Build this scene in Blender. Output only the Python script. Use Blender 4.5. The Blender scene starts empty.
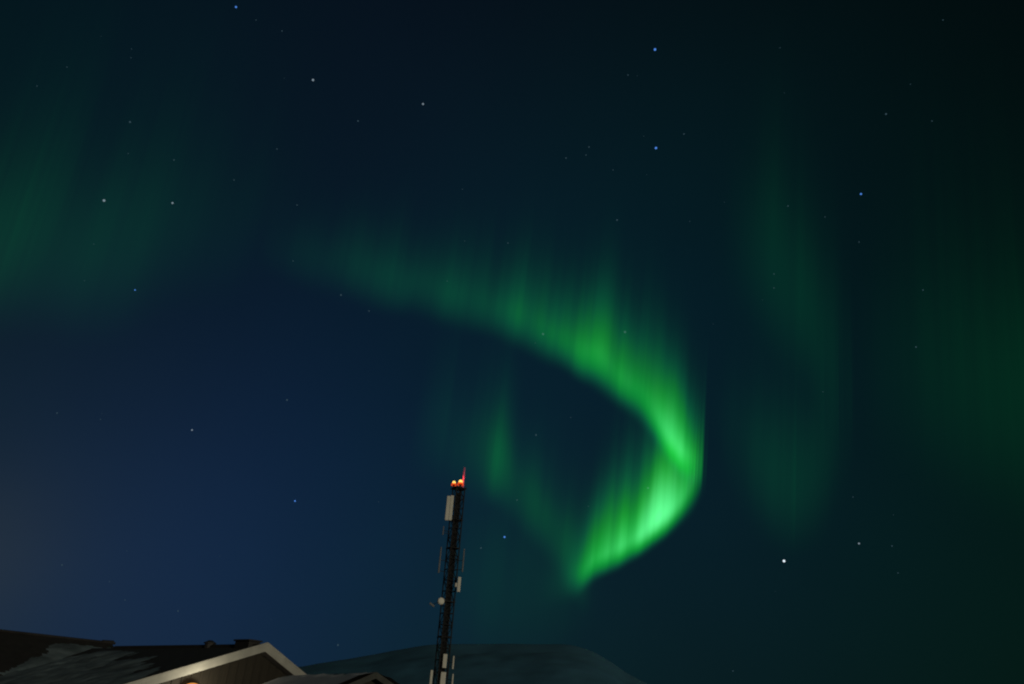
import bpy, bmesh, math, random
from mathutils import Vector, Matrix, noise

C = bpy.context.scene
COL = C.collection
R = math.radians

# ------------------------------------------------------------------ camera
F_PX, PITCH, ROLL = 683.0, R(29.0), R(3.7)
CAM = Vector((0, 0, 1.7))
cd = bpy.data.cameras.new('camera')
cam = bpy.data.objects.new('camera', cd)
COL.objects.link(cam)
cd.sensor_width = 36.0
cd.lens = 36.0 * F_PX / 1024.0
cd.clip_start, cd.clip_end = 0.1, 3.0e6
cam.matrix_world = (Matrix.Translation(CAM) @ Matrix.Rotation(R(90) + PITCH, 4, 'X')
                    @ Matrix.Rotation(ROLL, 4, 'Z'))
C.camera = cam


def direction(px, py):
    """World direction in which the lens sees a point of the photograph."""
    x, y = (px - 512) / F_PX, (342 - py) / F_PX
    c, s = math.cos(ROLL), math.sin(ROLL)
    xr, yu = c * x - s * y, s * x + c * y
    cp, sp = math.cos(PITCH), math.sin(PITCH)
    return Vector((xr, cp - sp * yu, sp + cp * yu))


def at_height(px, py, z):
    v = direction(px, py)
    return CAM + v * ((z - CAM.z) / v.z)


# ------------------------------------------------------------------ exposure
C.view_settings.view_transform = 'Standard'
C.view_settings.look = 'None'
C.view_settings.exposure = 0.0
C.view_settings.gamma = 1.0
C.view_settings.use_curve_mapping = False
C.render.engine = 'CYCLES'
C.cycles.transparent_max_bounces = 128
C.cycles.use_denoising = True
C.cycles.filter_width = 2.1            # the softness of the lens wide open

# ------------------------------------------------------------------ night sky
SKY_GAIN = 1.0
SKY_BASE = (0.0003, 0.0014, 0.0026)
# soft lobes of glow round a direction: (pixel it was read from, tightness, colour)
SKY_LOBES = [
    (-40, 640, 14.0, (0.00780, 0.01780, 0.01800)),
    (200, 620, 14.0, (0.00000, 0.00065, 0.03585)),
    (450, 660, 14.0, (0.00076, 0.01128, 0.00000)),
    (60, 330, 14.0, (0.00000, 0.00000, 0.00000)),
    (330, 380, 14.0, (0.00000, 0.00000, 0.00000)),
    (60, 60, 14.0, (0.00000, 0.00584, 0.00611)),
    (330, 80, 14.0, (0.00126, 0.00000, 0.00460)),
    (600, 60, 14.0, (0.00046, 0.00000, 0.00000)),
    (600, 260, 14.0, (0.00000, 0.00839, 0.00898)),
    (560, 480, 14.0, (0.00084, 0.00000, 0.00756)),
    (820, 120, 14.0, (0.00013, 0.00000, 0.00000)),
    (1000, 60, 14.0, (0.00000, 0.00091, 0.00000)),
    (980, 350, 14.0, (0.00000, 0.00059, 0.00000)),
    (780, 420, 14.0, (0.00013, 0.00000, 0.00197)),
    (760, 620, 14.0, (0.00047, 0.00000, 0.00515)),
    (990, 640, 14.0, (0.00002, 0.00700, 0.00000)),
    (-30, 555, 240.0, (0.00700, 0.00650, 0.00250)),
]
world = bpy.data.worlds.new('World')
C.world = world
world.use_nodes = True
nt = world.node_tree
nt.nodes.clear()


def N(nt, kind, **kw):
    n = nt.nodes.new(kind)
    for k, v in kw.items():
        if k.startswith('in_'):
            key = k[3:]
            n.inputs[int(key) if key.isdigit() else key].default_value = v
        else:
            setattr(n, k, v)
    return n


def M(nt, op, a, b=None, c=None):
    n = nt.nodes.new('ShaderNodeMath')
    n.operation = op
    for i, v in enumerate((a, b, c)):
        if v is None:
            continue
        if isinstance(v, (int, float)):
            n.inputs[i].default_value = v
        else:
            nt.links.new(v, n.inputs[i])
    return n.outputs[0]


def V(nt, op, a, b=None, scale=None):
    n = nt.nodes.new('ShaderNodeVectorMath')
    n.operation = op
    for i, v in enumerate((a, b)):
        if v is None:
            continue
        if isinstance(v, (tuple, list, Vector)):
            n.inputs[i].default_value = v
        else:
            nt.links.new(v, n.inputs[i])
    if scale is not None:
        if isinstance(scale, (int, float)):
            n.inputs['Scale'].default_value = scale
        else:
            nt.links.new(scale, n.inputs['Scale'])
    return n.outputs['Value'] if op in ('DOT_PRODUCT', 'LENGTH') else n.outputs['Vector']


LOW_LIGHT_DIR = Vector((0.58, -0.81, 0.115)).normalized()
tc = N(nt, 'ShaderNodeTexCoord')
dirn = V(nt, 'NORMALIZE', tc.outputs['Generated'])
total = None
for (px, py, k, colr) in SKY_LOBES:
    c = direction(px, py).normalized()
    dot = V(nt, 'DOT_PRODUCT', dirn, c)
    g = M(nt, 'EXPONENT', M(nt, 'MULTIPLY', M(nt, 'SUBTRACT', dot, 1.0), k))
    term = V(nt, 'SCALE', colr, None, g)
    total = term if total is None else V(nt, 'ADD', total, term)
base = N(nt, 'ShaderNodeCombineXYZ', in_0=SKY_BASE[0], in_1=SKY_BASE[1], in_2=SKY_BASE[2]).outputs[0]
total = base if total is None else V(nt, 'ADD', total, base)
# faint unevenness of the upper air
nz = N(nt, 'ShaderNodeTexNoise', in_Scale=2.2, in_Detail=3.0)
nt.links.new(dirn, nz.inputs['Vector'])
total = V(nt, 'SCALE', total, None, M(nt, 'ADD', M(nt, 'MULTIPLY', nz.outputs[0], 0.3), 0.85))
total = V(nt, 'MAXIMUM', total, (0.0002, 0.001, 0.001))
sky = N(nt, 'ShaderNodeTexSky')
sky.sky_type = 'NISHITA'
sky.sun_disc = False
sky.sun_elevation = math.asin(LOW_LIGHT_DIR.z)
sky.sun_rotation = math.atan2(LOW_LIGHT_DIR.x, LOW_LIGHT_DIR.y)
moonlit = V(nt, 'SCALE', sky.outputs[0], None, 0.0003)      # moonlight in the air: a few ten-thousandths of daylight
total = V(nt, 'ADD', total, moonlit)
bg = N(nt, 'ShaderNodeBackground', in_Strength=SKY_GAIN)
nt.links.new(total, bg.inputs['Color'])
out = N(nt, 'ShaderNodeOutputWorld')
nt.links.new(bg.outputs[0], out.inputs['Surface'])

# added low sun lamp behind the camera, standing in for street lamps and moonlight
sd = bpy.data.lights.new('street_fill', 'SUN')
sd.energy = 0.60
sd.angle = R(0.5)
sd.color = (1.0, 0.92, 0.72)
so = bpy.data.objects.new('street_fill', sd)
COL.objects.link(so)
so.rotation_euler = LOW_LIGHT_DIR.to_track_quat('Z', 'Y').to_euler()


# ------------------------------------------------------------------ helpers
def tag(o, label=None, cat=None, group=None, kind=None):
    if label: o['label'] = label
    if cat: o['category'] = cat
    if group: o['group'] = group
    if kind: o['kind'] = kind
    return o


def empty(name, loc, rz=0.0):
    o = bpy.data.objects.new(name, None)
    o.empty_display_size = 0.3
    o.location = loc
    o.rotation_euler = (0, 0, rz)
    COL.objects.link(o)
    return o


def link(name, bm, mat, parent=None, smooth=False):
    me = bpy.data.meshes.new(name)
    bmesh.ops.recalc_face_normals(bm, faces=bm.faces[:])
    bm.to_mesh(me)
    bm.free()
    me.materials.append(mat)
    if smooth:
        for p in me.polygons:
            p.use_smooth = True
    o = bpy.data.objects.new(name, me)
    COL.objects.link(o)
    if parent is not None:
        o.parent = parent
    return o


def box(bm, c, s, rz=0.0, mat4=None, bevel=0.0):
    m = mat4 or (Matrix.Translation(c) @ Matrix.Rotation(rz, 4, 'Z'))
    r = bmesh.ops.create_cube(bm, size=1.0, matrix=m @ Matrix.Diagonal((s[0], s[1], s[2], 1)))
    if bevel:
        es = list({e for v in r['verts'] for e in v.link_edges})
        bmesh.ops.bevel(bm, geom=es, offset=bevel, segments=2, affect='EDGES', profile=0.5)


def bar(bm, a, b, r, seg=6, r2=None):
    a, b = Vector(a), Vector(b)
    d = b - a
    m = Matrix.Translation((a + b) / 2) @ d.to_track_quat('Z', 'Y').to_matrix().to_4x4()
    bmesh.ops.create_cone(bm, cap_ends=True, segments=seg, radius1=r, radius2=r if r2 is None else r2,
                          depth=d.length, matrix=m)


def prism(bm, poly, thick):
    """Closed slab: polygon (3D points, planar) extruded along vector thick."""
    thick = Vector(thick)
    a = [bm.verts.new(p) for p in poly]
    b = [bm.verts.new(Vector(p) + thick) for p in poly]
    bm.faces.new(a)
    bm.faces.new(b[::-1])
    n = len(poly)
    for i in range(n):
        bm.faces.new((a[i], b[i], b[(i + 1) % n], a[(i + 1) % n]))


def principled(name, col, rough=0.7, metal=0.0, var=0.25, scale=3.0, bump=0.0, stretch=(1, 1, 1), col2=None):
    m = bpy.data.materials.new(name)
    m.use_nodes = True
    t = m.node_tree
    p = t.nodes['Principled BSDF']
    p.inputs['Roughness'].default_value = rough
    p.inputs['Metallic'].default_value = metal
    tcx = t.nodes.new('ShaderNodeTexCoord')
    mp = t.nodes.new('ShaderNodeMapping')
    mp.inputs['Scale'].default_value = stretch
    t.links.new(tcx.outputs['Object'], mp.inputs['Vector'])
    n = t.nodes.new('ShaderNodeTexNoise')
    n.inputs['Scale'].default_value = scale
    n.inputs['Detail'].default_value = 6
    t.links.new(mp.outputs[0], n.inputs['Vector'])
    r = t.nodes.new('ShaderNodeValToRGB')
    r.color_ramp.elements[0].position = 0.3
    r.color_ramp.elements[1].position = 0.7
    c2 = col2 or tuple(x * (1 - var) for x in col)
    r.color_ramp.elements[0].color = (*c2, 1)
    r.color_ramp.elements[1].color = (*col, 1)
    t.links.new(n.outputs[0], r.inputs[0])
    t.links.new(r.outputs[0], p.inputs['Base Color'])
    if bump:
        b = t.nodes.new('ShaderNodeBump')
        b.inputs['Strength'].default_value = bump
        t.links.new(n.outputs[0], b.inputs['Height'])
        t.links.new(b.outputs[0], p.inputs['Normal'])
    return m


def emitter(name, col, strength):
    m = bpy.data.materials.new(name)
    m.use_nodes = True
    t = m.node_tree
    t.nodes.clear()
    e = t.nodes.new('ShaderNodeEmission')
    e.inputs['Color'].default_value = (*col, 1)
    e.inputs['Strength'].default_value = strength
    o = t.nodes.new('ShaderNodeOutputMaterial')
    t.links.new(e.outputs[0], o.inputs['Surface'])
    return m


SNOW = principled('snow', (0.80, 0.82, 0.84), 0.75, var=0.2, scale=1.4, bump=0.4)
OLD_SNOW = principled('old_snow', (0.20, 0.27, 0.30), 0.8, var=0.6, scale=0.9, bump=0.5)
ROOFING = principled('roofing_felt', (0.030, 0.028, 0.026), 0.85, var=0.5, scale=2.5, bump=0.3)
WALL = principled('stained_boards', (0.022, 0.018, 0.010), 0.8, var=0.4, scale=4.0, stretch=(6, 6, 0.6))
WHITE = principled('white_paint', (0.44, 0.44, 0.39), 0.6, var=0.25, scale=2.0, stretch=(1, 1, 1))
GLASS = principled('window_glass', (0.02, 0.025, 0.03), 0.08, var=0.1)
STEEL = principled('dark_steel', (0.018, 0.019, 0.020), 0.7, 0.2, var=0.4, scale=6)
RADOME = principled('radome_plastic', (0.85, 0.82, 0.70), 0.5, var=0.15, scale=2)
GREY = principled('grey_fibreglass', (0.24, 0.24, 0.23), 0.5, var=0.25, scale=3)
RED_LIT_PAINT = principled('red_lit_paint', (0.70, 0.20, 0.40), 0.5, var=0.15, scale=3)  # pinkish red of the beacon light put into the rod's colour
CHIMNEY = principled('chimney_sheet', (0.035, 0.033, 0.032), 0.6, var=0.3, scale=5)
SHEDTRIM = principled('dark_trim', (0.07, 0.075, 0.065), 0.8, var=0.4, scale=4)  # even dark tone for the shed's bargeboards
CONCRETE = principled('concrete', (0.3, 0.3, 0.29), 0.85, var=0.3, scale=3)

# ------------------------------------------------------------------ ground and mountain
bm = bmesh.new()
NR, NA = 46, 72
rows = []
for i in range(NR):
    r = 0.0 if i == 0 else 2.0 * (60000 / 2.0) ** ((i - 1) / (NR - 2))
    ring = []
    for j in range(NA):
        a = 2 * math.pi * j / NA
        x, y = r * math.cos(a), r * math.sin(a)
        z = 0.25 * noise.noise(Vector((x * 0.05, y * 0.05, 3))) if r < 400 else -0.4
        z *= min(1, r / 12)
        ring.append(bm.verts.new((x, y, z - 0.2)))
        if r == 0:
            break
    rows.append(ring)
for i in range(NR - 1):
    a, b = rows[i], rows[i + 1]
    for j in range(NA):
        k = (j + 1) % NA
        if len(a) == 1:
            bm.faces.new((a[0], b[j], b[k]))
        else:
            bm.faces.new((a[j], b[j], b[k], a[k]))
tag(link('ground', bm, SNOW, smooth=True), kind='structure')

# snow streaked mountain: bearing -> elevation of the ridge as seen from the camera
RIDGE = [(-75, .8), (-50, 1.0), (-30, 1.2), (-20, 1.4)]
for q in [(303, 667), (322, 662), (340, 660), (370, 655), (398, 649), (437, 643), (484, 643), (520, 643),
          (547, 643), (570, 642), (590, 648), (608, 658), (630, 676), (670, 692)]:
    v = direction(*q)
    RIDGE.append((math.degrees(math.atan2(v.x, v.y)), math.degrees(math.atan2(v.z, math.hypot(v.x, v.y)))))
RIDGE += [(22, 2.0), (35, 1.6), (75, 1.0)]


def ridge(az):
    w = [(-1.6, .1), (-.8, .2), (0, .4), (.8, .2), (1.6, .1)]
    return sum(ridge_raw(max(-75, min(75, az + a))) * k for a, k in w)


def ridge_raw(az):
    for (a0, e0), (a1, e1) in zip(RIDGE, RIDGE[1:]):
        if a0 <= az <= a1:
            t = (az - a0) / (a1 - a0)
            t = t * t * (3 - 2 * t)
            return e0 + (e1 - e0) * t
    return 0.8


bm = bmesh.new()
NZ, NAZ = 150, 420
D0, D1, D2 = 3700.0, 5200.0, 7600.0
grid = []
for i in range(NZ):
    t = i / (NZ - 1)
    d = D0 + (D2 - D0) * t
    line = []
    for j in range(NAZ):
        az = -75 + 150 * j / (NAZ - 1)
        top = math.tan(R(ridge(az))) * D1 + 1.7
        u = (d - D0) / (D1 - D0)
        h = top * (u if u < 1 else max(0.0, 1 - (d - D1) / (D2 - D1)) ** 1.2)
        x, y = d * math.sin(R(az)), d * math.cos(R(az))
        env = min(1, u * 2) if u < 0.8 else max(0.15, (1 - u) * 5)
        h += env * 0.085 * top * (noise.fractal(Vector((x, y, 0)) * 0.0012, 1.0, 2.0, 5))
        line.append(bm.verts.new((x, y, h - 3)))
    grid.append(line)
for i in range(NZ - 1):
    for j in range(NAZ - 1):
        bm.faces.new((grid[i][j], grid[i][j + 1], grid[i + 1][j + 1], grid[i + 1][j]))
mt = principled('haze_blue_snow', (0.060, 0.205, 0.31), 0.9, scale=0.0035, col2=(0.040, 0.15, 0.23), stretch=(1, 1, 2.5))  # blue of the distant air put into the snow colour
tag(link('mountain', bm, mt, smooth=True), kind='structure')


# ------------------------------------------------------------------ house with a gabled wing
def ray_at(px, py, dist):
    v = direction(px, py)
    return CAM + v * (dist / math.hypot(v.x, v.y))


def snow_sheet(name, parent, origin, ux, uy, up, nu, nv, field, mat=OLD_SNOW):
    """A lying sheet of snow, thick where field(u, v) > 0, with a ragged rim."""
    bm = bmesh.new()
    vs = {}
    for i in range(nu + 1):
        for j in range(nv + 1):
            u, v = i / nu, j / nv
            f = field(u, v)
            p = origin + ux * u + uy * v + up * (0.012 + max(-0.0, min(0.10, f * 0.4)))
            vs[i, j] = (bm.verts.new(p), f)
    for i in range(nu):
        for j in range(nv):
            q = [vs[i, j], vs[i + 1, j], vs[i + 1, j + 1], vs[i, j + 1]]
            if max(x[1] for x in q) > 0:
                bm.faces.new([x[0] for x in q])
    for v in [v for v in bm.verts if not v.link_faces]:
        bm.verts.remove(v)
    o = link(name, bm, mat, parent, smooth=True)
    o['kind'] = 'stuff'
    return o


apex = ray_at(266, 646.3, 30.0)
v = direction(115, 648)
far = CAM + v * ((apex.z - CAM.z) / v.z)
rd = (far - apex)
rd.z = 0
wing_len = rd.length
rd.normalize()                                   # along the wing's ridge, away from the gable
nrm = -rd                                        # the gable looks this way
lf = Vector((rd.y, -rd.x, 0))
if lf.x > 0:
    lf = -lf                                     # left along the gable
rt = -lf


def on_gable(px, py, off=0.0):
    v = direction(px, py)
    return CAM + v * ((apex + nrm * off - CAM).dot(nrm) / v.dot(nrm))


house = empty('house', (apex.x + rd.x * 4, apex.y + rd.y * 4, 0))
tag(house, 'low dark house with a white edged gable and patchy snow on its roof', 'house')
H = house.matrix_world.copy()
H = Matrix.Translation(house.location)
OFF = house.location.copy()


def L(p):
    return Vector(p) - OFF


pl = on_gable(130, 686.5)
slope_l = (apex.z - pl.z) / (pl - apex).dot(lf)
pr = on_gable(303, 677)
slope_r = (apex.z - pr.z) / (pr - apex).dot(rt)
WL, WR = 6.4, 2.75                                # half widths of the wing, roof edge to ridge
el_ = apex + lf * WL - Vector((0, 0, slope_l * WL))
er_ = apex + rt * WR - Vector((0, 0, slope_r * WR))
TH = Vector((0, 0, -0.16))
over = nrm * 0.0
deep = rd * (wing_len + 3.0)
bm = bmesh.new()
prism(bm, [L(apex), L(el_), L(el_ + deep), L(apex + deep)], TH)
roof_l = link('roof', bm, ROOFING, house)
bm = bmesh.new()
prism(bm, [L(apex) + rt * 0.004, L(er_), L(er_ + deep), L(apex + deep) + rt * 0.004], TH)
link('roof', bm, ROOFING, house)
# bargeboards stand 4 cm proud of the roof edge
BH = 0.32


def bargeboard(edge, side, name='bargeboard'):
    bm = bmesh.new()
    a = apex + nrm * 0.004 + Vector((0, 0, 0.14))
    b = edge + nrm * 0.004 + Vector((0, 0, 0.14))
    down = Vector((0, 0, -BH))
    prism(bm, [L(a) + side * 0.002, L(b), L(b + down), L(a + down) + side * 0.002], nrm * 0.045)
    o = link(name, bm, WHITE, house)
    bm = bmesh.new()                              # thin capping strip along the top of the board
    a2, b2 = a + nrm * 0.050 + Vector((0, 0, 0.003)), b + nrm * 0.050 + Vector((0, 0, 0.003))
    prism(bm, [L(a2) + side * 0.004, L(b2), L(b2 + down * 0.22), L(a2 + down * 0.22) + side * 0.004], nrm * 0.022)
    link('capping', bm, WHITE, o)
    return o


bargeboard(el_, lf)
bargeboard(er_, rt)
# soffit boards and gable wall, 0.5 m back under the overhang
back = rd * 0.5
bm = bmesh.new()
wl, wr = WL - 0.55, WR - 0.45
top = apex + back + Vector((0, 0, -0.17))
a = apex + back + lf * wl + Vector((0, 0, -slope_l * wl - 0.17))
b = apex + back + rt * wr + Vector((0, 0, -slope_r * wr - 0.17))
prism(bm, [L(top), L(a), L((a.x, a.y, -0.5)), L((b.x, b.y, -0.5)), L(b)], rd * 0.2)
# side walls of the wing
for q in (a, b):
    prism(bm, [L(q) + rd * 0.21, L((q.x, q.y, -0.5)) + rd * 0.21, L((q.x, q.y, -0.5)) + rd * wing_len, L(q) + rd * wing_len],
          (rt if q is a else lf) * 0.2)
link('wall', bm, WALL, house)
# upright battens over the board joints
bm = bmesh.new()
s = -wr + 0.3
while s < wl - 0.2:
    side = lf * s
    zt = top.z - (slope_l * s if s > 0 else -slope_r * s) - 0.05
    p = apex + back + side
    box(bm, L((p.x, p.y, (zt + 0.2) / 2)) - rd * 0.014, (0.05, 0.024, zt - 0.2), rz=math.atan2(lf.y, lf.x))
    s += 0.34
link('batten', bm, WALL, house)['kind'] = 'stuff'
# window low on the gable
wc = apex + back + lf * 0.8 - rd * 0.02
rz = math.atan2(lf.y, lf.x)
bm = bmesh.new()
for dx, dz, sx, sz in ((0, .55, 1.3, .09), (0, -.55, 1.3, .09), (-.61, 0, .09, 1.01), (.61, 0, .09, 1.01), (0, 0, .05, 1.01)):
    p = wc + lf * dx
    box(bm, L((p.x, p.y, 1.25 + dz)) - rd * 0.02, (sx, 0.08, sz), rz=rz)
win = link('window', bm, WHITE, house)
bm = bmesh.new()
box(bm, L((wc.x, wc.y, 1.25)), (1.13, 0.02, 1.01), rz=rz)
link('pane', bm, GLASS, win)

# main roof across the back, ridge running left from the end of the wing
m1 = ray_at(112, 643.5, 43.5)
vL = direction(0, 630.5)
m0 = CAM + vL * ((m1.z + 0.02 - CAM.z) / vL.z)
md = (m0 - m1)
md.z = 0
md.normalize()
mfront = Vector((-md.y, md.x, 0))
if mfront.y > 0:
    mfront = -mfront
MLEN, MSL, MRUN = 22.0, 0.44, 5.6
e1 = m1 + mfront * MRUN - Vector((0, 0, MSL * MRUN))
k1 = m1 - mfront * MRUN - Vector((0, 0, MSL * MRUN))
bm = bmesh.new()
prism(bm, [L(m1), L(e1), L(e1 + md * MLEN), L(m1 + md * MLEN)], TH)
link('roof', bm, ROOFING, house)
bm = bmesh.new()
prism(bm, [L(m1) - mfront * 0.004, L(k1), L(k1 + md * MLEN), L(m1 + md * MLEN) - mfront * 0.004], TH)
link('roof', bm, ROOFING, house)
bm = bmesh.new()
bar(bm, L(m1 - md * 0.15) + Vector((0, 0, 0.02)), L(m1 + md * MLEN) + Vector((0, 0, 0.0)), 0.06, 10)
bar(bm, L(m1 - md * 0.05) + Vector((0, 0, 0.05)), L(m1 + md * 0.5) + Vector((0, 0, 0.02)), 0.10, 10)
link('ridge_cap', bm, ROOFING, house)
bm = bmesh.new()
bar(bm, L(apex + rd * 0.1) + Vector((0, 0, 0.0)), L(apex + rd * wing_len), 0.09, 10)
link('ridge_cap', bm, ROOFING, house)
bm = bmesh.new()
ea, eb = e1 - mfront * 0.5, k1 + mfront * 0.5
for q, s in ((ea, -1), (eb, 1)):
    prism(bm, [L((q.x, q.y, -.5)), L((q.x, q.y, q.z - 0.02)), L((q.x, q.y, q.z - .02)) + md * MLEN, L((q.x, q.y, -.5)) + md * MLEN], mfront * (0.2 * s))
for off in (0.3, MLEN - 0.5):
    o_ = md * off
    mt_ = m1 + o_ - Vector((0, 0, 0.2))
    prism(bm, [L(mt_), L((ea + o_).to_tuple()) + Vector((0, 0, -.06)), L(((ea + o_).x, (ea + o_).y, -.5)), L(((eb + o_).x, (eb + o_).y, -.5)),
               L(eb + o_) + Vector((0, 0, -.06))], md * 0.2)
link('wall', bm, WALL, house)


def nf(x, y, s):
    return noise.fractal(Vector((x, y, s)), 0.9, 2.0, 5)


# snow on the camera side of the main roof: bare along the ridge, bare at far left
sn = (Vector((0, 0, 1)) + mfront * MSL).normalized()


def f_main(u, v):      # u along ridge 0..1 (of MLEN), v down the slope
    x, y = u * MLEN, v * MRUN
    lim = 0.75 + 1.35 * max(0.0, x - 2.7) - 0.9 * max(0.0, x - 5.2) + 0.35 * nf(x * .5, y * .7, 1)
    f = (y - lim) * 0.5 + 0.10 * nf(x * 1.3, y * 1.3, 5)
    f = min(f, 0.16 + 0.25 * nf(x * .8, y * .8, 9))
    return f


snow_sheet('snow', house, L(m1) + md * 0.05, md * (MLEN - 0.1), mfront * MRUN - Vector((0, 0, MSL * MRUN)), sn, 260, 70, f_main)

# snow lying in the valley and low on the wing's left slope
sw = (Vector((0, 0, 1)) + lf * slope_l).normalized()


def f_wing(u, v):      # u from gable back along ridge, v down the slope
    x, y = u * wing_len, v * WL
    f = 0.26 * (x - 5.2) / 4 - 0.1 + 0.18 * (y - 1.6) + 0.20 * nf(x * .5, y * .55, 21) + 0.07 * nf(x * 1.6 + y, y * .5, 4)
    f = min(f, 0.5 * (y - 0.55), 0.5 * (x - 0.9))
    return min(f, 0.15 + 0.25 * nf(x * .9, y * .9, 13))


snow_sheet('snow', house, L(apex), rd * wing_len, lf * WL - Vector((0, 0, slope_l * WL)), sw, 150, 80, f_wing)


def on_ridge(px):
    """point of the wing's ridge in the column px of the photograph"""
    best = min((abs((project(apex + rd * (wing_len * k / 400)))[0] - px), k) for k in range(401))[1]
    return apex + rd * (wing_len * best / 400)


def project(p):
    q = cam.matrix_world.inverted() @ Vector(p)
    return 512 + F_PX * q.x / -q.z, 342 - F_PX * q.y / -q.z


# flue pipe with a cowl, and a wide chimney stack near the gable
p = on_ridge(209)
bm = bmesh.new()
bar(bm, L(p) + Vector((0, 0, -.1)), L(p) + Vector((0, 0, .12)), 0.20, 14)
fl = link('flue_pipe', bm, CHIMNEY, house)
bm = bmesh.new()
bar(bm, L(p) + Vector((0, 0, .125)), L(p) + Vector((0, 0, .16)), 0.25, 14)
bar(bm, L(p) + Vector((0, 0, .16)), L(p) + Vector((0, 0, .25)), 0.24, 14, r2=0.08)
link('cowl', bm, CHIMNEY, fl)
pa, pb = on_ridge(239), on_ridge(255)
cc = (pa + pb) / 2
cw = (pa - pb).length
bm = bmesh.new()
rzz = math.atan2(rd.y, rd.x)
box(bm, L(cc) + Vector((0, 0, .0)), (cw * 0.9, 0.5, 0.34), rz=rzz, bevel=0.02)
ch = link('chimney', bm, CHIMNEY, house)
bm = bmesh.new()
box(bm, L(cc) + Vector((0, 0, .203)), (cw, 0.62, 0.06), rz=rzz, bevel=0.015)
link('chimney_cap', bm, CHIMNEY, ch)

# lamp on the gable wall, just under the lower edge of the picture
wp = on_gable(188, 688.3, -0.5) + nrm * 0.26
lamp = empty('wall_lamp', wp)
tag(lamp, 'orange glowing wall lamp under the white edged gable of the dark house', 'lamp')
bm = bmesh.new()
bar(bm, -nrm * 0.255, -nrm * 0.05 + Vector((0, 0, .0)), 0.035, 8)
link('lamp_bracket', bm, STEEL, lamp)
bm = bmesh.new()
bmesh.ops.create_uvsphere(bm, u_segments=16, v_segments=10, radius=0.22, matrix=Matrix.Diagonal((1.25, 1.25, .8, 1)))
link('globe', bm, emitter('lamp_globe', (1.0, 0.40, 0.09), 0.75), lamp, smooth=True)
ld = bpy.data.lights.new('lamp_light', 'POINT')
ld.energy = 80
ld.color = (1.0, 0.88, 0.66)
ld.shadow_soft_size = 0.12
lo = bpy.data.objects.new('lamp_light', ld)
COL.objects.link(lo)
lo.parent = lamp
lo.location = nrm * 0.75 + Vector((0, 0, -0.15))

# ------------------------------------------------------------------ low shed in front
sa = ray_at(376, 672.8, 21.0)
vv = direction(292, 676.0)
sf = CAM + vv * ((sa.z - CAM.z) / vv.z)
sdv = sf - sa
sdv.z = 0
slen = sdv.length
sdv.normalize()
slf = Vector((sdv.y, -sdv.x, 0))
if slf.x > 0:
    slf = -slf
SW, SS = 2.6, 0.46
shed = empty('shed', (sa.x + sdv.x * slen / 2, sa.y + sdv.y * slen / 2, 0))
tag(shed, 'small low shed with a snow covered roof, in front of the gabled house', 'shed')
SO = shed.location.copy()
LS = lambda p: Vector(p) - SO
for s in (slf, -slf):
    e = sa + s * SW - Vector((0, 0, SS * SW))
    bm = bmesh.new()
    prism(bm, [LS(sa) + s * 0.003, LS(e), LS(e + sdv * slen), LS(sa + sdv * slen) + s * 0.003], Vector((0, 0, -.12)))
    link('roof', bm, ROOFING, shed)
    bm = bmesh.new()
    g = -sdv
    a_, b_ = sa + g * 0.004 + Vector((0, 0, .02)), e + g * 0.004 + Vector((0, 0, .02))
    prism(bm, [LS(a_) + s * 0.002, LS(b_), LS(b_) - Vector((0, 0, .16)), LS(a_) - Vector((0, 0, .16)) + s * 0.002], g * 0.035)
    link('bargeboard', bm, SHEDTRIM, shed)
    un = (Vector((0, 0, 1)) + s * SS).normalized()
    seed = 3 if s is slf else 8

    def f_shed(u, v, seed=seed):
        x, y = u * slen, v * SW
        lim = -0.02 + 0.08 * math.sin(math.pi * min(1, max(0, (u - .08) / .5))) + 0.10 * nf(x * 1.2, y, seed)
        return min((y - lim) * 0.6 + .05 * nf(x * 2.5, y * 2.5, seed + 2), 0.32 + 0.15 * nf(x * 1.3, y * 1.3, seed + 1))
    snow_sheet('snow', shed, LS(sa), sdv * slen, s * SW - Vector((0, 0, SS * SW)), un, 150, 50, f_shed, SNOW)
bm = bmesh.new()
q0 = sa + sdv * 0.3
for gg in (q0, sa + sdv * (slen - 0.4)):
    prism(bm, [LS(gg) - Vector((0, 0, .14)), LS(gg + slf * (SW - .3)) - Vector((0, 0, SS * (SW - .3) + .14)), LS(((gg + slf * (SW - .3)).x, (gg + slf * (SW - .3)).y, -.5)),
               LS(((gg - slf * (SW - .3)).x, (gg - slf * (SW - .3)).y, -.5)), LS(gg - slf * (SW - .3)) - Vector((0, 0, SS * (SW - .3) + .14))], sdv * 0.1)
for s in (slf, -slf):
    w0 = q0 + s * (SW - .3)
    zt = w0.z - SS * (SW - .3) - .14
    prism(bm, [LS((w0.x, w0.y, -.5)) + sdv * .101, LS((w0.x, w0.y, zt)) + sdv * .101, LS((w0.x, w0.y, zt)) + sdv * (slen - .701), LS((w0.x, w0.y, -.5)) + sdv * (slen - .701)], -s * 0.1)
link('wall', bm, WALL, shed)

# ------------------------------------------------------------------ lattice mast
MD = 80.0
vb = direction(440, 684)
base_dir = Vector((vb.x, vb.y, 0)).normalized()
mast_xy = base_dir * MD + Vector((-.0, 0, 0))
mast = empty('radio_mast', (mast_xy.x, mast_xy.y, 0), R(28))
tag(mast, 'tall dark lattice radio mast with pale antennas and red lights on top', 'mast')
MI = (Matrix.Translation(mast.location) @ Matrix.Rotation(R(28), 4, 'Z')).inverted()


def mpt(px, py, near=0.0):
    """mast-local point seen at a pixel, in the plane through the mast axis facing the camera (near: metres nearer)"""
    v = direction(px, py)
    t = (MD - near) / (v.x * base_dir.x + v.y * base_dir.y)
    return MI @ (CAM + v * t)


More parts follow.
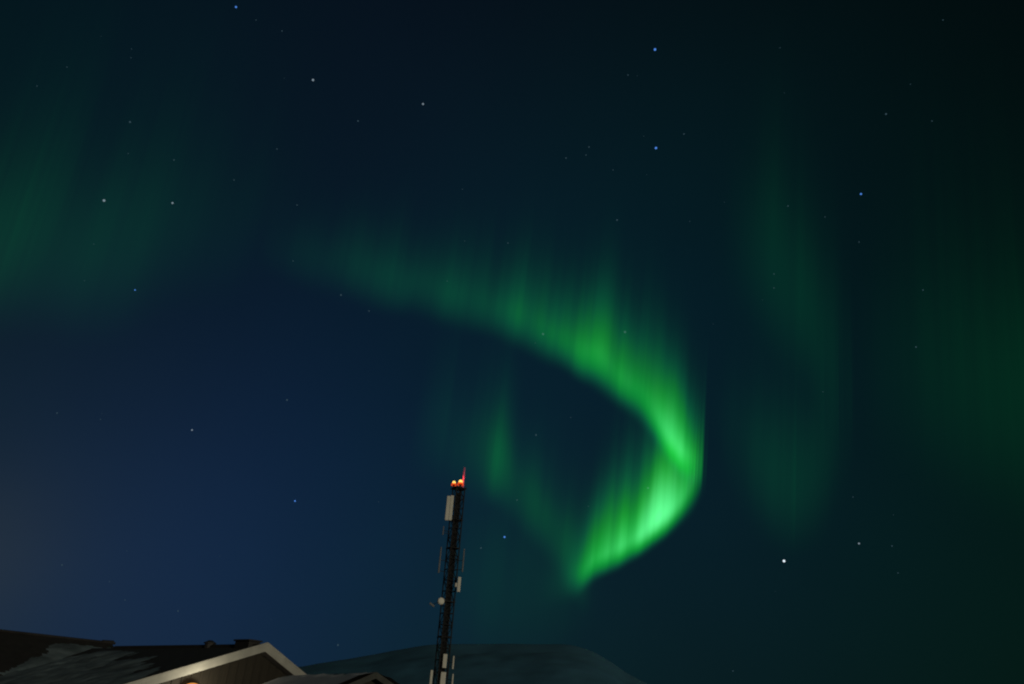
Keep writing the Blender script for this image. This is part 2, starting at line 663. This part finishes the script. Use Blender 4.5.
zt = mpt(457, 489).z
HW = 0.53
corner = [Vector((HW, HW, 0)), Vector((-HW, HW, 0)), Vector((-HW, -HW, 0)), Vector((HW, -HW, 0))]
for c in corner:
    bm = bmesh.new()
    bar(bm, c + Vector((0, 0, -.4)), c + Vector((0, 0, zt)), 0.075, 8)
    link('leg', bm, STEEL, mast)
nsec = 22
for k in range(nsec):
    z0, z1 = zt * k / nsec, zt * (k + 1) / nsec
    bm = bmesh.new()
    for i in range(4):
        a, b = corner[i], corner[(i + 1) % 4]
        bar(bm, a + Vector((0, 0, z1)), b + Vector((0, 0, z1)), 0.04, 5)
        if (k + i) % 2:
            a, b = b, a
        bar(bm, a + Vector((0, 0, z0)), b + Vector((0, 0, z1)), 0.04, 5)
    link('bracing', bm, STEEL, mast)
bm = bmesh.new()                                   # feeder cables up the middle on a ladder
for i in range(7):
    x = -0.27 + i * 0.09
    bar(bm, (x, 0.1, -.2), (x, 0.1, zt - .4), 0.05, 6)
link('cable_run', bm, STEEL, mast)
bm = bmesh.new()
for sx in (-.28, .28):
    bar(bm, (sx, -.2, 0), (sx, -.2, zt), 0.03, 5)
z = .3
while z < zt:
    bar(bm, (-.28, -.2, z), (.28, -.2, z), 0.02, 5)
    z += 0.35
link('ladder', bm, STEEL, mast)
bm = bmesh.new()
box(bm, (0, 0, -.15), (2.4, 2.4, .5), bevel=0.04)
link('footing', bm, CONCRETE, mast)
bm = bmesh.new()
box(bm, (0, 0, zt + .04), (1.5, 1.5, .07), bevel=0.01)
for c in corner:
    bar(bm, c * 1.12 + Vector((0, 0, zt)), c * 1.12 + Vector((0, 0, zt + .55)), .025, 6)
link('top_platform', bm, STEEL, mast)
# machinery shelves up the shaft that close it
for yy in (520, 548, 602, 638):
    bm = bmesh.new()
    box(bm, (0, 0, mpt(450, yy).z), (1.28, 1.28, .05))
    link('platform', bm, STEEL, mast)

view_rz = math.atan2(base_dir.y, base_dir.x) - math.pi / 2 - R(28)


def panel(px0, py0, px1, py1, wpx, mat=RADOME, near=0.85, name='panel_antenna', depth=.22):
    """Upright flat antenna whose foot and head are seen at the two pixels, with a bracket to the mast."""
    a, b = mpt(px0, py0, near), mpt(px1, py1, near)
    w = wpx * (MD - near) / F_PX
    c = (a + b) / 2
    c.x = (a.x + b.x) / 2
    bm = bmesh.new()
    h = b.z - a.z
    box(bm, c, (w, depth, h), rz=view_rz, bevel=min(w, depth) * .2)
    o = link(name, bm, mat, mast)
    for zz in (c.z - h * .33, c.z + h * .33):
        p = Vector((c.x, c.y, zz))
        t = Vector((max(-HW, min(HW, c.x)), max(-HW, min(HW, c.y)), zz))
        if (t - p).length < 0.15:
            t = Vector((c.x * .5, c.y * .5, zz))
        bm = bmesh.new()
        bar(bm, p, t, .03, 6)
        link('bracket', bm, STEEL, o)
    return o


def whip(px0, py0, px1, py1, wpx, mat=GREY, near=0.7):
    a, b = mpt(px0, py0, near), mpt(px1, py1, near)
    mid = (a + b) / 2
    a.x = b.x = mid.x
    a.y = b.y = mid.y
    bm = bmesh.new()
    bar(bm, a, b, wpx * MD / F_PX / 2, 8, r2=wpx * MD / F_PX / 2.6)
    o = link('rod_antenna', bm, mat, mast)
    for zz in (a.z + .25, (a.z + b.z) / 2):
        t = Vector((max(-HW, min(HW, a.x)), max(-HW, min(HW, a.y)), zz))
        bm = bmesh.new()
        bar(bm, (a.x, a.y, zz), t, .03, 6)
        link('bracket', bm, STEEL, o)
    return o


panel(446.8, 520.5, 448.6, 496, 3.4)
panel(450.4, 520.5, 452.0, 495.5, 3.2)
panel(458.2, 592, 459.8, 577, 3.0, near=.9)
panel(456, 587, 456.6, 583, 2.4, near=.8, name='radio_unit')
panel(444.3, 668, 445.3, 654, 3.6)
panel(442.3, 686, 443.6, 672, 4.6)
panel(430.6, 687, 431.6, 670, 2.2)
whip(452.6, 669, 453.8, 656, 1.7, RADOME)
whip(452.0, 686, 453.0, 674, 1.6, RADOME)
whip(439.0, 573, 440.8, 547, 1.7)
whip(462.6, 572, 464.0, 549, 1.5)
whip(443.0, 535, 443.6, 526, 1.2)
# round dish and a small camera-like unit on an arm
dc = mpt(441.2, 601, 0.9)
toward = (MI.to_3x3() @ (CAM + Vector((25, 0, 8)) - (mast.location + Vector((0, 0, 10))))).normalized()
bm = bmesh.new()
q = toward.to_track_quat('Z', 'Y').to_matrix().to_4x4()
for r0, r1, d0, d1 in ((.36, .37, -.30, .0), (.37, .30, .0, .07), (.30, .12, .07, .10)):
    bmesh.ops.create_cone(bm, cap_ends=True, segments=24, radius1=r0, radius2=r1, depth=d1 - d0,
                          matrix=Matrix.Translation(dc) @ q @ Matrix.Translation((0, 0, (d0 + d1) / 2)))
dish = link('dish_antenna', bm, RADOME, mast)
bm = bmesh.new()
bar(bm, dc, (max(-HW, min(HW, dc.x)), max(-HW, min(HW, dc.y)), dc.z), .05, 8)
link('bracket', bm, STEEL, dish)
sc_ = mpt(432, 604.8, .9)
bm = bmesh.new()
box(bm, None, (.62, .2, .2), mat4=Matrix.Translation(sc_) @ Matrix.Rotation(view_rz, 4, 'Z') @ Matrix.Rotation(R(32), 4, 'Y'), bevel=.03)
hornu = link('horn_antenna', bm, GREY, mast)
bm = bmesh.new()
bar(bm, sc_, dc, .03, 6)
link('bracket', bm, STEEL, hornu)

# aviation lights: lens lit from inside, with a red glowing ring for the halo
core = emitter('lamp_core', (1.0, 0.56, 0.12), 1.7)
red_halo = emitter('halo_glow', (1.0, 0.085, 0.012), 0.85)


def beacon(px, py, rpx, power):
    c = mpt(px, py, .55)
    r = rpx * MD / F_PX
    base = empty('obstruction_light', (0, 0, 0))
    base.parent = mast
    bm = bmesh.new()
    bar(bm, (c.x, c.y, zt + .07), (c.x, c.y, c.z - r * .9), r * .5, 10)
    bar(bm, (c.x, c.y, c.z - r * 1.25), (c.x, c.y, c.z - r * .95), r * 1.0, 14)
    o = link('obstruction_light', bm, STEEL, mast)
    bpy.data.objects.remove(base)
    bm = bmesh.new()
    bmesh.ops.create_uvsphere(bm, u_segments=20, v_segments=12, radius=r, matrix=Matrix.Translation(c) @ Matrix.Diagonal((1, 1, 1.25, 1)))
    link('lens', bm, core, o, smooth=True)
    bm = bmesh.new()                               # glowing ring standing in for the red halo round the lens
    bmesh.ops.create_cone(bm, cap_ends=False, segments=20, radius1=r * 1.55, radius2=r * 1.3, depth=r * 1.0,
                          matrix=Matrix.Translation(c + Vector((0, 0, -r * .9))))
    link('red_glow_ring', bm, red_halo, o, smooth=True)
    pd = bpy.data.lights.new('beacon_light', 'POINT')
    pd.energy = power
    pd.color = (1.0, 0.12, 0.09)
    pd.shadow_soft_size = r
    po = bpy.data.objects.new('beacon_light', pd)
    COL.objects.link(po)
    po.parent = o
    po.location = c + Vector((0, 0, r * 2.2))
    return c


b1 = beacon(454.0, 483.0, 1.75, 14)
b2 = beacon(460.6, 482.2, 2.1, 22)
a, b = mpt(463.0, 486, .2), mpt(463.2, 467.5, .2)
bm = bmesh.new()
bar(bm, (a.x, a.y, zt), (a.x, a.y, b.z), .13, 8, r2=.09)
link('red_lit_finial', bm, RED_LIT_PAINT, mast)

# ------------------------------------------------------------------ aurora: curtains of glowing air
ALT = 10000.0                                      # height of the lower border
fd = direction(830, -2200)
FIELD = fd.normalized()                            # the curtains' rays run along the magnetic field


def aurora_material(name, stri, tint_low, tint_high, tint_top, gain, speck, d0, d1, tail_k):
    m = bpy.data.materials.new(name)
    m.use_nodes = True
    m.cycles.emission_sampling = 'NONE'
    t = m.node_tree
    t.nodes.clear()
    at = lambda s: N(t, 'ShaderNodeAttribute', attribute_name=s).outputs['Fac']
    amp, hgt, arc, lay, soft = at('amp'), at('hgt'), at('arc'), at('lay'), at('soft')

    def nz(fx, fy, seed, detail=2.0):
        cmb = N(t, 'ShaderNodeCombineXYZ')
        t.links.new(M(t, 'MULTIPLY', arc, fx), cmb.inputs[0])
        t.links.new(M(t, 'MULTIPLY', hgt, fy), cmb.inputs[1])
        t.links.new(M(t, 'ADD', M(t, 'MULTIPLY', lay, 0.35), seed), cmb.inputs[2])
        n = N(t, 'ShaderNodeTexNoise', in_Scale=1.0, in_Detail=detail)
        t.links.new(cmb.outputs[0], n.inputs['Vector'])
        return n.outputs[0]
    # rays: a fine and a broad striation along the border
    s1 = M(t, 'SUBTRACT', nz(0.085, 0.10, 1.0, 2.5), 0.5)
    s2 = M(t, 'SUBTRACT', nz(0.028, 0.25, 7.0), 0.5)
    st = M(t, 'ADD', 1.0, M(t, 'ADD', M(t, 'MULTIPLY', s1, stri), M(t, 'MULTIPLY', s2, stri * 1.3)))
    st = M(t, 'MAXIMUM', st, 0.05)
    # ray tops stand at uneven heights
    hh = M(t, 'DIVIDE', hgt, M(t, 'ADD', 1.0, M(t, 'MULTIPLY', M(t, 'ADD', s1, s2), 0.6)))
    rise = N(t, 'ShaderNodeMapRange', interpolation_type='SMOOTHSTEP', in_1=-0.16)
    t.links.new(hgt, rise.inputs[0])
    t.links.new(M(t, 'MULTIPLY', soft, speck), rise.inputs[2])
    hp = M(t, 'MAXIMUM', hh, 0.0)
    main = M(t, 'EXPONENT', M(t, 'MULTIPLY', M(t, 'POWER', hp, 1.7), -1.5))
    tail = M(t, 'MULTIPLY', M(t, 'EXPONENT', M(t, 'MULTIPLY', hp, -1.25)), tail_k)
    endf = N(t, 'ShaderNodeMapRange', interpolation_type='SMOOTHSTEP', in_1=3.3, in_2=1.9)
    t.links.new(hgt, endf.inputs[0])
    prof = M(t, 'MULTIPLY', M(t, 'MULTIPLY', M(t, 'ADD', main, tail), rise.outputs[0]), endf.outputs[0])
    power = M(t, 'MULTIPLY', M(t, 'MULTIPLY', prof, st), amp)
    # colour: pale green at the bright border, deep green above, teal where thin
    mx = N(t, 'ShaderNodeMix', data_type='RGBA')
    low = N(t, 'ShaderNodeMapRange', interpolation_type='SMOOTHSTEP', in_1=0.05, in_2=0.75)
    t.links.new(M(t, 'ADD', hgt, M(t, 'MULTIPLY', s2, 0.8)), low.inputs[0])
    t.links.new(low.outputs[0], mx.inputs[0])
    mx.inputs[6].default_value = (*tint_high, 1)
    mx.inputs[7].default_value = (*tint_top, 1)
    mx2 = N(t, 'ShaderNodeMix', data_type='RGBA')
    dens = N(t, 'ShaderNodeMapRange', interpolation_type='SMOOTHSTEP', in_1=d0, in_2=d1)
    t.links.new(power, dens.inputs[0])
    t.links.new(dens.outputs[0], mx2.inputs[0])
    mx2.inputs[6].default_value = (*tint_low, 1)
    t.links.new(mx.outputs[2], mx2.inputs[7])
    e = N(t, 'ShaderNodeEmission')
    mx3 = N(t, 'ShaderNodeMix', data_type='RGBA')      # the densest air washes out to pale green
    pw = N(t, 'ShaderNodeMapRange', interpolation_type='SMOOTHSTEP', in_1=0.03, in_2=0.12)
    t.links.new(power, pw.inputs[0])
    t.links.new(pw.outputs[0], mx3.inputs[0])
    t.links.new(mx2.outputs[2], mx3.inputs[6])
    mx3.inputs[7].default_value = (0.13, 0.95, 0.30, 1)
    t.links.new(mx3.outputs[2], e.inputs['Color'])
    t.links.new(M(t, 'MULTIPLY', power, gain), e.inputs['Strength'])
    tr = N(t, 'ShaderNodeBsdfTransparent')
    ad = N(t, 'ShaderNodeAddShader')
    t.links.new(e.outputs[0], ad.inputs[0])
    t.links.new(tr.outputs[0], ad.inputs[1])
    o = N(t, 'ShaderNodeOutputMaterial')
    t.links.new(ad.outputs[0], o.inputs['Surface'])
    return m


def catmull(pts, n):
    res = []
    P = [pts[0]] + pts + [pts[-1]]
    for i in range(1, len(P) - 2):
        for k in range(n):
            t = k / n
            res.append(tuple(0.5 * (2 * b + (c - a) * t + (2 * a - 5 * b + 4 * c - d) * t * t + (3 * b - a - 3 * c + d) * t ** 3)
                             for a, b, c, d in zip(P[i - 1], P[i], P[i + 1], P[i + 2])))
    res.append(pts[-1])
    return res


def aurora(label, pts, mat, layers, width, seed, ext=3.3, rows=44):
    """pts: (px, py, strength, ray height in px) read off the lower border; the border lies at ALT, each layer
    of the curtain is a sheet along the field, and the layers together give it its thickness."""
    pts = [tuple(map(float, tuple(p) + ((1.0,) if len(p) == 4 else ()))) for p in pts]
    dense = catmull(pts, 14)
    base, amp, top, arc, sof = [], [], [], [], []
    s = 0.0
    for i, (px, py, a, h, sf_) in enumerate(dense):
        if i:
            s += math.hypot(px - dense[i - 1][0], 0.3 * (py - dense[i - 1][1]))
        p = at_height(px, py, ALT)
        # metres along the field that this ray is long
        lo, hi = 0.0, 60000.0
        for _ in range(40):
            mid = (lo + hi) / 2
            q = project(p + FIELD * mid)
            if math.hypot(q[0] - px, q[1] - py) < h:
                lo = mid
            else:
                hi = mid
        base.append(p); amp.append(max(0.0, a)); top.append(lo); arc.append(s); sof.append(max(0.4, sf_))
    n = len(base)
    verts, faces, A, Hh, U, Ly, Sf = [], [], [], [], [], [], []
    for l in range(layers):
        off = 0.0 if layers == 1 else (l / (layers - 1) - 0.5) * 2
        w = (1 - off * off * 0.75)
        wsum = sum(1 - ((k / max(1, layers - 1) - .5) * 2) ** 2 * .75 for k in range(layers)) if layers > 1 else 1
        start = len(verts)
        for i in range(n):
            tg = (base[min(n - 1, i + 2)] - base[max(0, i - 2)])
            tg.z = 0
            tg.normalize()
            nr = Vector((-tg.y, tg.x, 0))
            d = (base[i] - CAM).length
            wob = noise.noise(Vector((arc[i] * .02, seed, l * .8))) * .7
            b = base[i] + nr * ((off + wob) * width * sof[i] * d / 683.0)
            hk = 1 + 0.25 * noise.noise(Vector((arc[i] * .03, seed + 5, l * .5)))
            for j in range(rows + 1):
                v = -0.2 + (ext + .2) * (j / rows) ** 1.3
                verts.append(b + FIELD * (top[i] * hk * v))
                A.append(amp[i] * w / wsum); Hh.append(v); U.append(arc[i] + seed * 100); Ly.append(l + seed * 3); Sf.append(sof[i])
        for i in range(n - 1):
            for j in range(rows):
                q = start + i * (rows + 1) + j
                faces.append((q, q + rows + 1, q + rows + 2, q + 1))
    me = bpy.data.meshes.new('aurora')
    me.from_pydata([tuple(v) for v in verts], [], faces)
    for nm, vals in (('amp', A), ('hgt', Hh), ('arc', U), ('lay', Ly), ('soft', Sf)):
        at = me.attributes.new(nm, 'FLOAT', 'POINT')
        at.data.foreach_set('value', vals)
    for p in me.polygons:
        p.use_smooth = True
    me.materials.append(mat)
    o = bpy.data.objects.new('aurora', me)
    COL.objects.link(o)
    tag(o, label, 'aurora', 'aurora curtains in the night sky')
    return o


TEAL = (0.006, 0.50, 0.15)
bright = aurora_material('aurora_bright', 1.35, TEAL, (0.006, 0.72, 0.035), (0.014, 0.62, 0.006), 1.0, 0.26, 0.003, 0.03, 0.06)
faint = aurora_material('aurora_faint', 1.0, (0.005, 0.50, 0.14), (0.004, 0.52, 0.10), (0.004, 0.52, 0.13), 1.0, 0.9, 0.002, 0.02, 0.10)
streak = aurora_material('aurora_streak', 1.1, (0.006, 0.50, 0.15), (0.003, 0.55, 0.07), (0.004, 0.55, 0.07), 1.0, 0.9, 0.002, 0.012, 0.10)

aurora('bright green aurora curtain folded into a hook, the brightest in the sky', [
    (255, 266, .0, 50, 2.8), (295, 282, .03, 58, 2.8), (340, 292, .055, 60, 2.8), (390, 308, .10, 60, 2.7), (415, 311, .085, 58, 2.6), (440, 319, .12, 60, 2.5), (480, 329, .115, 58, 2.3),
    (498, 333, .17, 58, 2.2), (511, 339, .25, 60, 2.2), (526, 345, .22, 62, 2.1), (545, 355, .27, 64, 1.9), (562, 362, .32, 62, 1.8), (580, 374, .48, 68, 1.7), (594, 379, .52, 70, 1.7), (608, 389, .42, 66, 1.6), (624, 402, .55, 66, 1.5), (642, 416, .52, 68, 1.4),
    (658, 437, .70, 68, 1.2), (669, 455, .82, 70, 1.1), (679, 469, .90, 66, 1.3), (687, 478, .74, 62, 1.7), (694, 485, .56, 60, 2.2), (694, 494, .62, 62, 1.7), (686, 509, .80, 68, 1.2),
    (668, 526, 1.0, 72, .9), (653, 537, 1.1, 74, .9), (640, 548, .92, 72, .9), (620, 560, .84, 72, .9), (608, 566, .62, 70, .9), (594, 573, .62, 68, 1.0), (584, 583, .46, 64, 1.1), (576, 591, .30, 62, 1.5),
    (567, 598, .12, 60, 2.0), (556, 604, .04, 60, 2.2), (535, 612, .0, 50, 2.2)],
    bright, 13, 5.0, 1)
aurora('faint short green aurora curtain left of the hook, above the mast', [
    (405, 470, .0, 80), (425, 478, .03, 95), (455, 488, .05, 95), (472, 494, .08, 90), (484, 497, .15, 78, 1.0), (492, 500, .26, 72, 1.0), (501, 506, .17, 70, 1.0), (512, 518, .10, 65), (530, 538, .11, 60),
    (550, 560, .12, 62), (570, 590, .13, 60), (588, 620, .0, 50)],
    streak, 7, 6.0, 2, ext=2.8)
aurora('dim green veil hanging low in the sky, under the left curtain beside the mast', [
    (430, 620, .0, 120), (470, 650, .032, 150), (500, 660, .040, 150), (530, 660, .030, 140), (560, 650, .022, 110), (600, 620, .0, 80)],
    faint, 7, 8.0, 6, ext=2.4)
aurora('dim wide green aurora curtain at the left edge of the sky', [
    (-160, 370, .08, 170), (-60, 340, .095, 170), (0, 320, .095, 160), (45, 325, .06, 150), (85, 330, .08, 160), (120, 320, .055, 160),
    (165, 305, .032, 150), (220, 290, .018, 140), (300, 260, .0, 110)],
    faint, 11, 20.0, 3, ext=2.4)
aurora('dim curving green aurora curtain to the right of the bright hook', [
    (715, 420, .0, 60, 1.3), (733, 470, .032, 75, 1.3), (750, 512, .065, 90, 1.3), (776, 542, .095, 105, 1.3), (804, 545, .085, 110, 1.3), (826, 520, .065, 115, 1.3), (838, 475, .065, 115, 1.3),
    (834, 430, .075, 115, 1.3), (816, 395, .070, 115, 1.3), (792, 370, .085, 135, 1.3), (770, 345, .075, 150, 1.3), (748, 320, .040, 130, 1.3), (720, 290, .0, 110, 1.3)],
    faint, 11, 11.0, 4, ext=2.6)
aurora('very dim green aurora curtain at the right edge of the sky', [
    (860, 420, .0, 150), (900, 460, .022, 190), (960, 490, .042, 210), (1020, 510, .055, 230), (1090, 530, .06, 230)],
    faint, 11, 22.0, 5, ext=2.4)

# ------------------------------------------------------------------ stars
STAR_D = 900000.0
star_me = {}


def star_sphere(bm, px, py, rpx):
    v = direction(px, py)
    c = CAM + v.normalized() * STAR_D
    r = 0.80 * rpx * STAR_D / (F_PX * v.length)
    bmesh.ops.create_icosphere(bm, subdivisions=2, radius=r, matrix=Matrix.Translation(c))


BLUE = emitter('blue_starlight', (0.10, 0.32, 1.0), 0.75)
PALE = emitter('pale_starlight', (0.55, 0.72, 0.85), 0.34)
WHITE_STAR = emitter('white_starlight', (0.80, 0.92, 1.0), 1.1)
DIM = emitter('dim_starlight', (0.22, 0.42, 0.55), 0.15)
for mm in (BLUE, PALE, WHITE_STAR, DIM):
    mm.cycles.emission_sampling = 'NONE'
for px, py, r, mat, label in [
    (784, 561, 1.55, WHITE_STAR, 'brightest white star, low in the sky right of the green hook'),
    (655, 49.5, 1.5, BLUE, 'bright blue star, upper one of the vertical pair near the top'),
    (656, 148, 1.45, BLUE, 'bright blue star, lower one of the vertical pair near the top'),
    (861, 194, 1.2, BLUE, 'blue star alone in the dark upper right of the sky'),
    (236, 7, 1.2, BLUE, 'blue star at the very top edge, left of the middle'),
    (504.5, 537, 1.2, BLUE, 'small blue star between the mast and the green hook'),
    (295, 501, 1.0, BLUE, 'small blue star in the lower left sky above the gable'),
    (135, 290, .8, BLUE, 'dim blue star under the dim curtain at the left'),
    (104, 200.5, 1.5, PALE, 'brighter pale star, left one of the level pair in the left curtain'),
    (172.5, 203, 1.2, PALE, 'pale star, right one of the level pair beside the left curtain'),
    (313, 80, 1.4, PALE, 'pale star high in the upper left sky, brightest of those there'),
    (423, 104, 1.2, PALE, 'pale star in the upper sky, nearest to the top middle'),
    (859, 543.5, 1.1, PALE, 'small pale star up and right of the brightest white star'),
    (192, 430, 1.0, PALE, 'small pale star alone in the blue left sky'),
]:
    bm = bmesh.new()
    star_sphere(bm, px, py, r)
    v = direction(px, py)
    o = link('star', bm, mat, None, smooth=True)
    c = CAM + v.normalized() * STAR_D
    o.data.transform(Matrix.Translation(-c))
    o.location = c
    tag(o, label, 'star', 'stars in the night sky')
bm = bmesh.new()
FAINT = [(130, 122, 1.1), (358, 121, .9), (174, 160, .8), (277, 149, .7), (234, 180, .7), (297, 205, .7), (341, 295, 1.0), (369, 311, .8),
         (293, 261, .6), (282, 31, .7), (256, 20, .6), (508, 243, .7), (37, 86, .6), (67, 67, .6), (886, 114, 1.1), (932, 121, .7),
         (684, 134, .8), (589, 147, .8), (586, 155, .7), (566, 158, .8), (628, 75, .7), (788, 206, .8), (774, 274, .7), (774, 288, .7),
         (923, 290, .8), (943, 20, .7), (617, 220, 1.0), (859, 242, .7), (543, 334, 1.4), (625, 332, 1.5), (613, 170, .6), (825, 217, .6),
         (892, 546, .8), (898, 573, .7), (536, 435, 1.0), (648, 488, 1.3), (517, 500, .8), (916, 347, .9), (733, 671, .7), (853, 497, .6),
         (287, 400, 1.0), (57, 413, .8), (178, 611, .8), (62, 565, .8), (338, 645, 1.0), (481, 548, .9), (125, 600, .6)]
for px, py, r in FAINT:
    star_sphere(bm, px, py, r)
rng = random.Random(11)
for _ in range(60):
    star_sphere(bm, rng.uniform(-150, 1170), rng.uniform(-150, 620), rng.uniform(.3, .55))
tag(link('faint_stars', bm, DIM, None, smooth=True), kind='stuff')
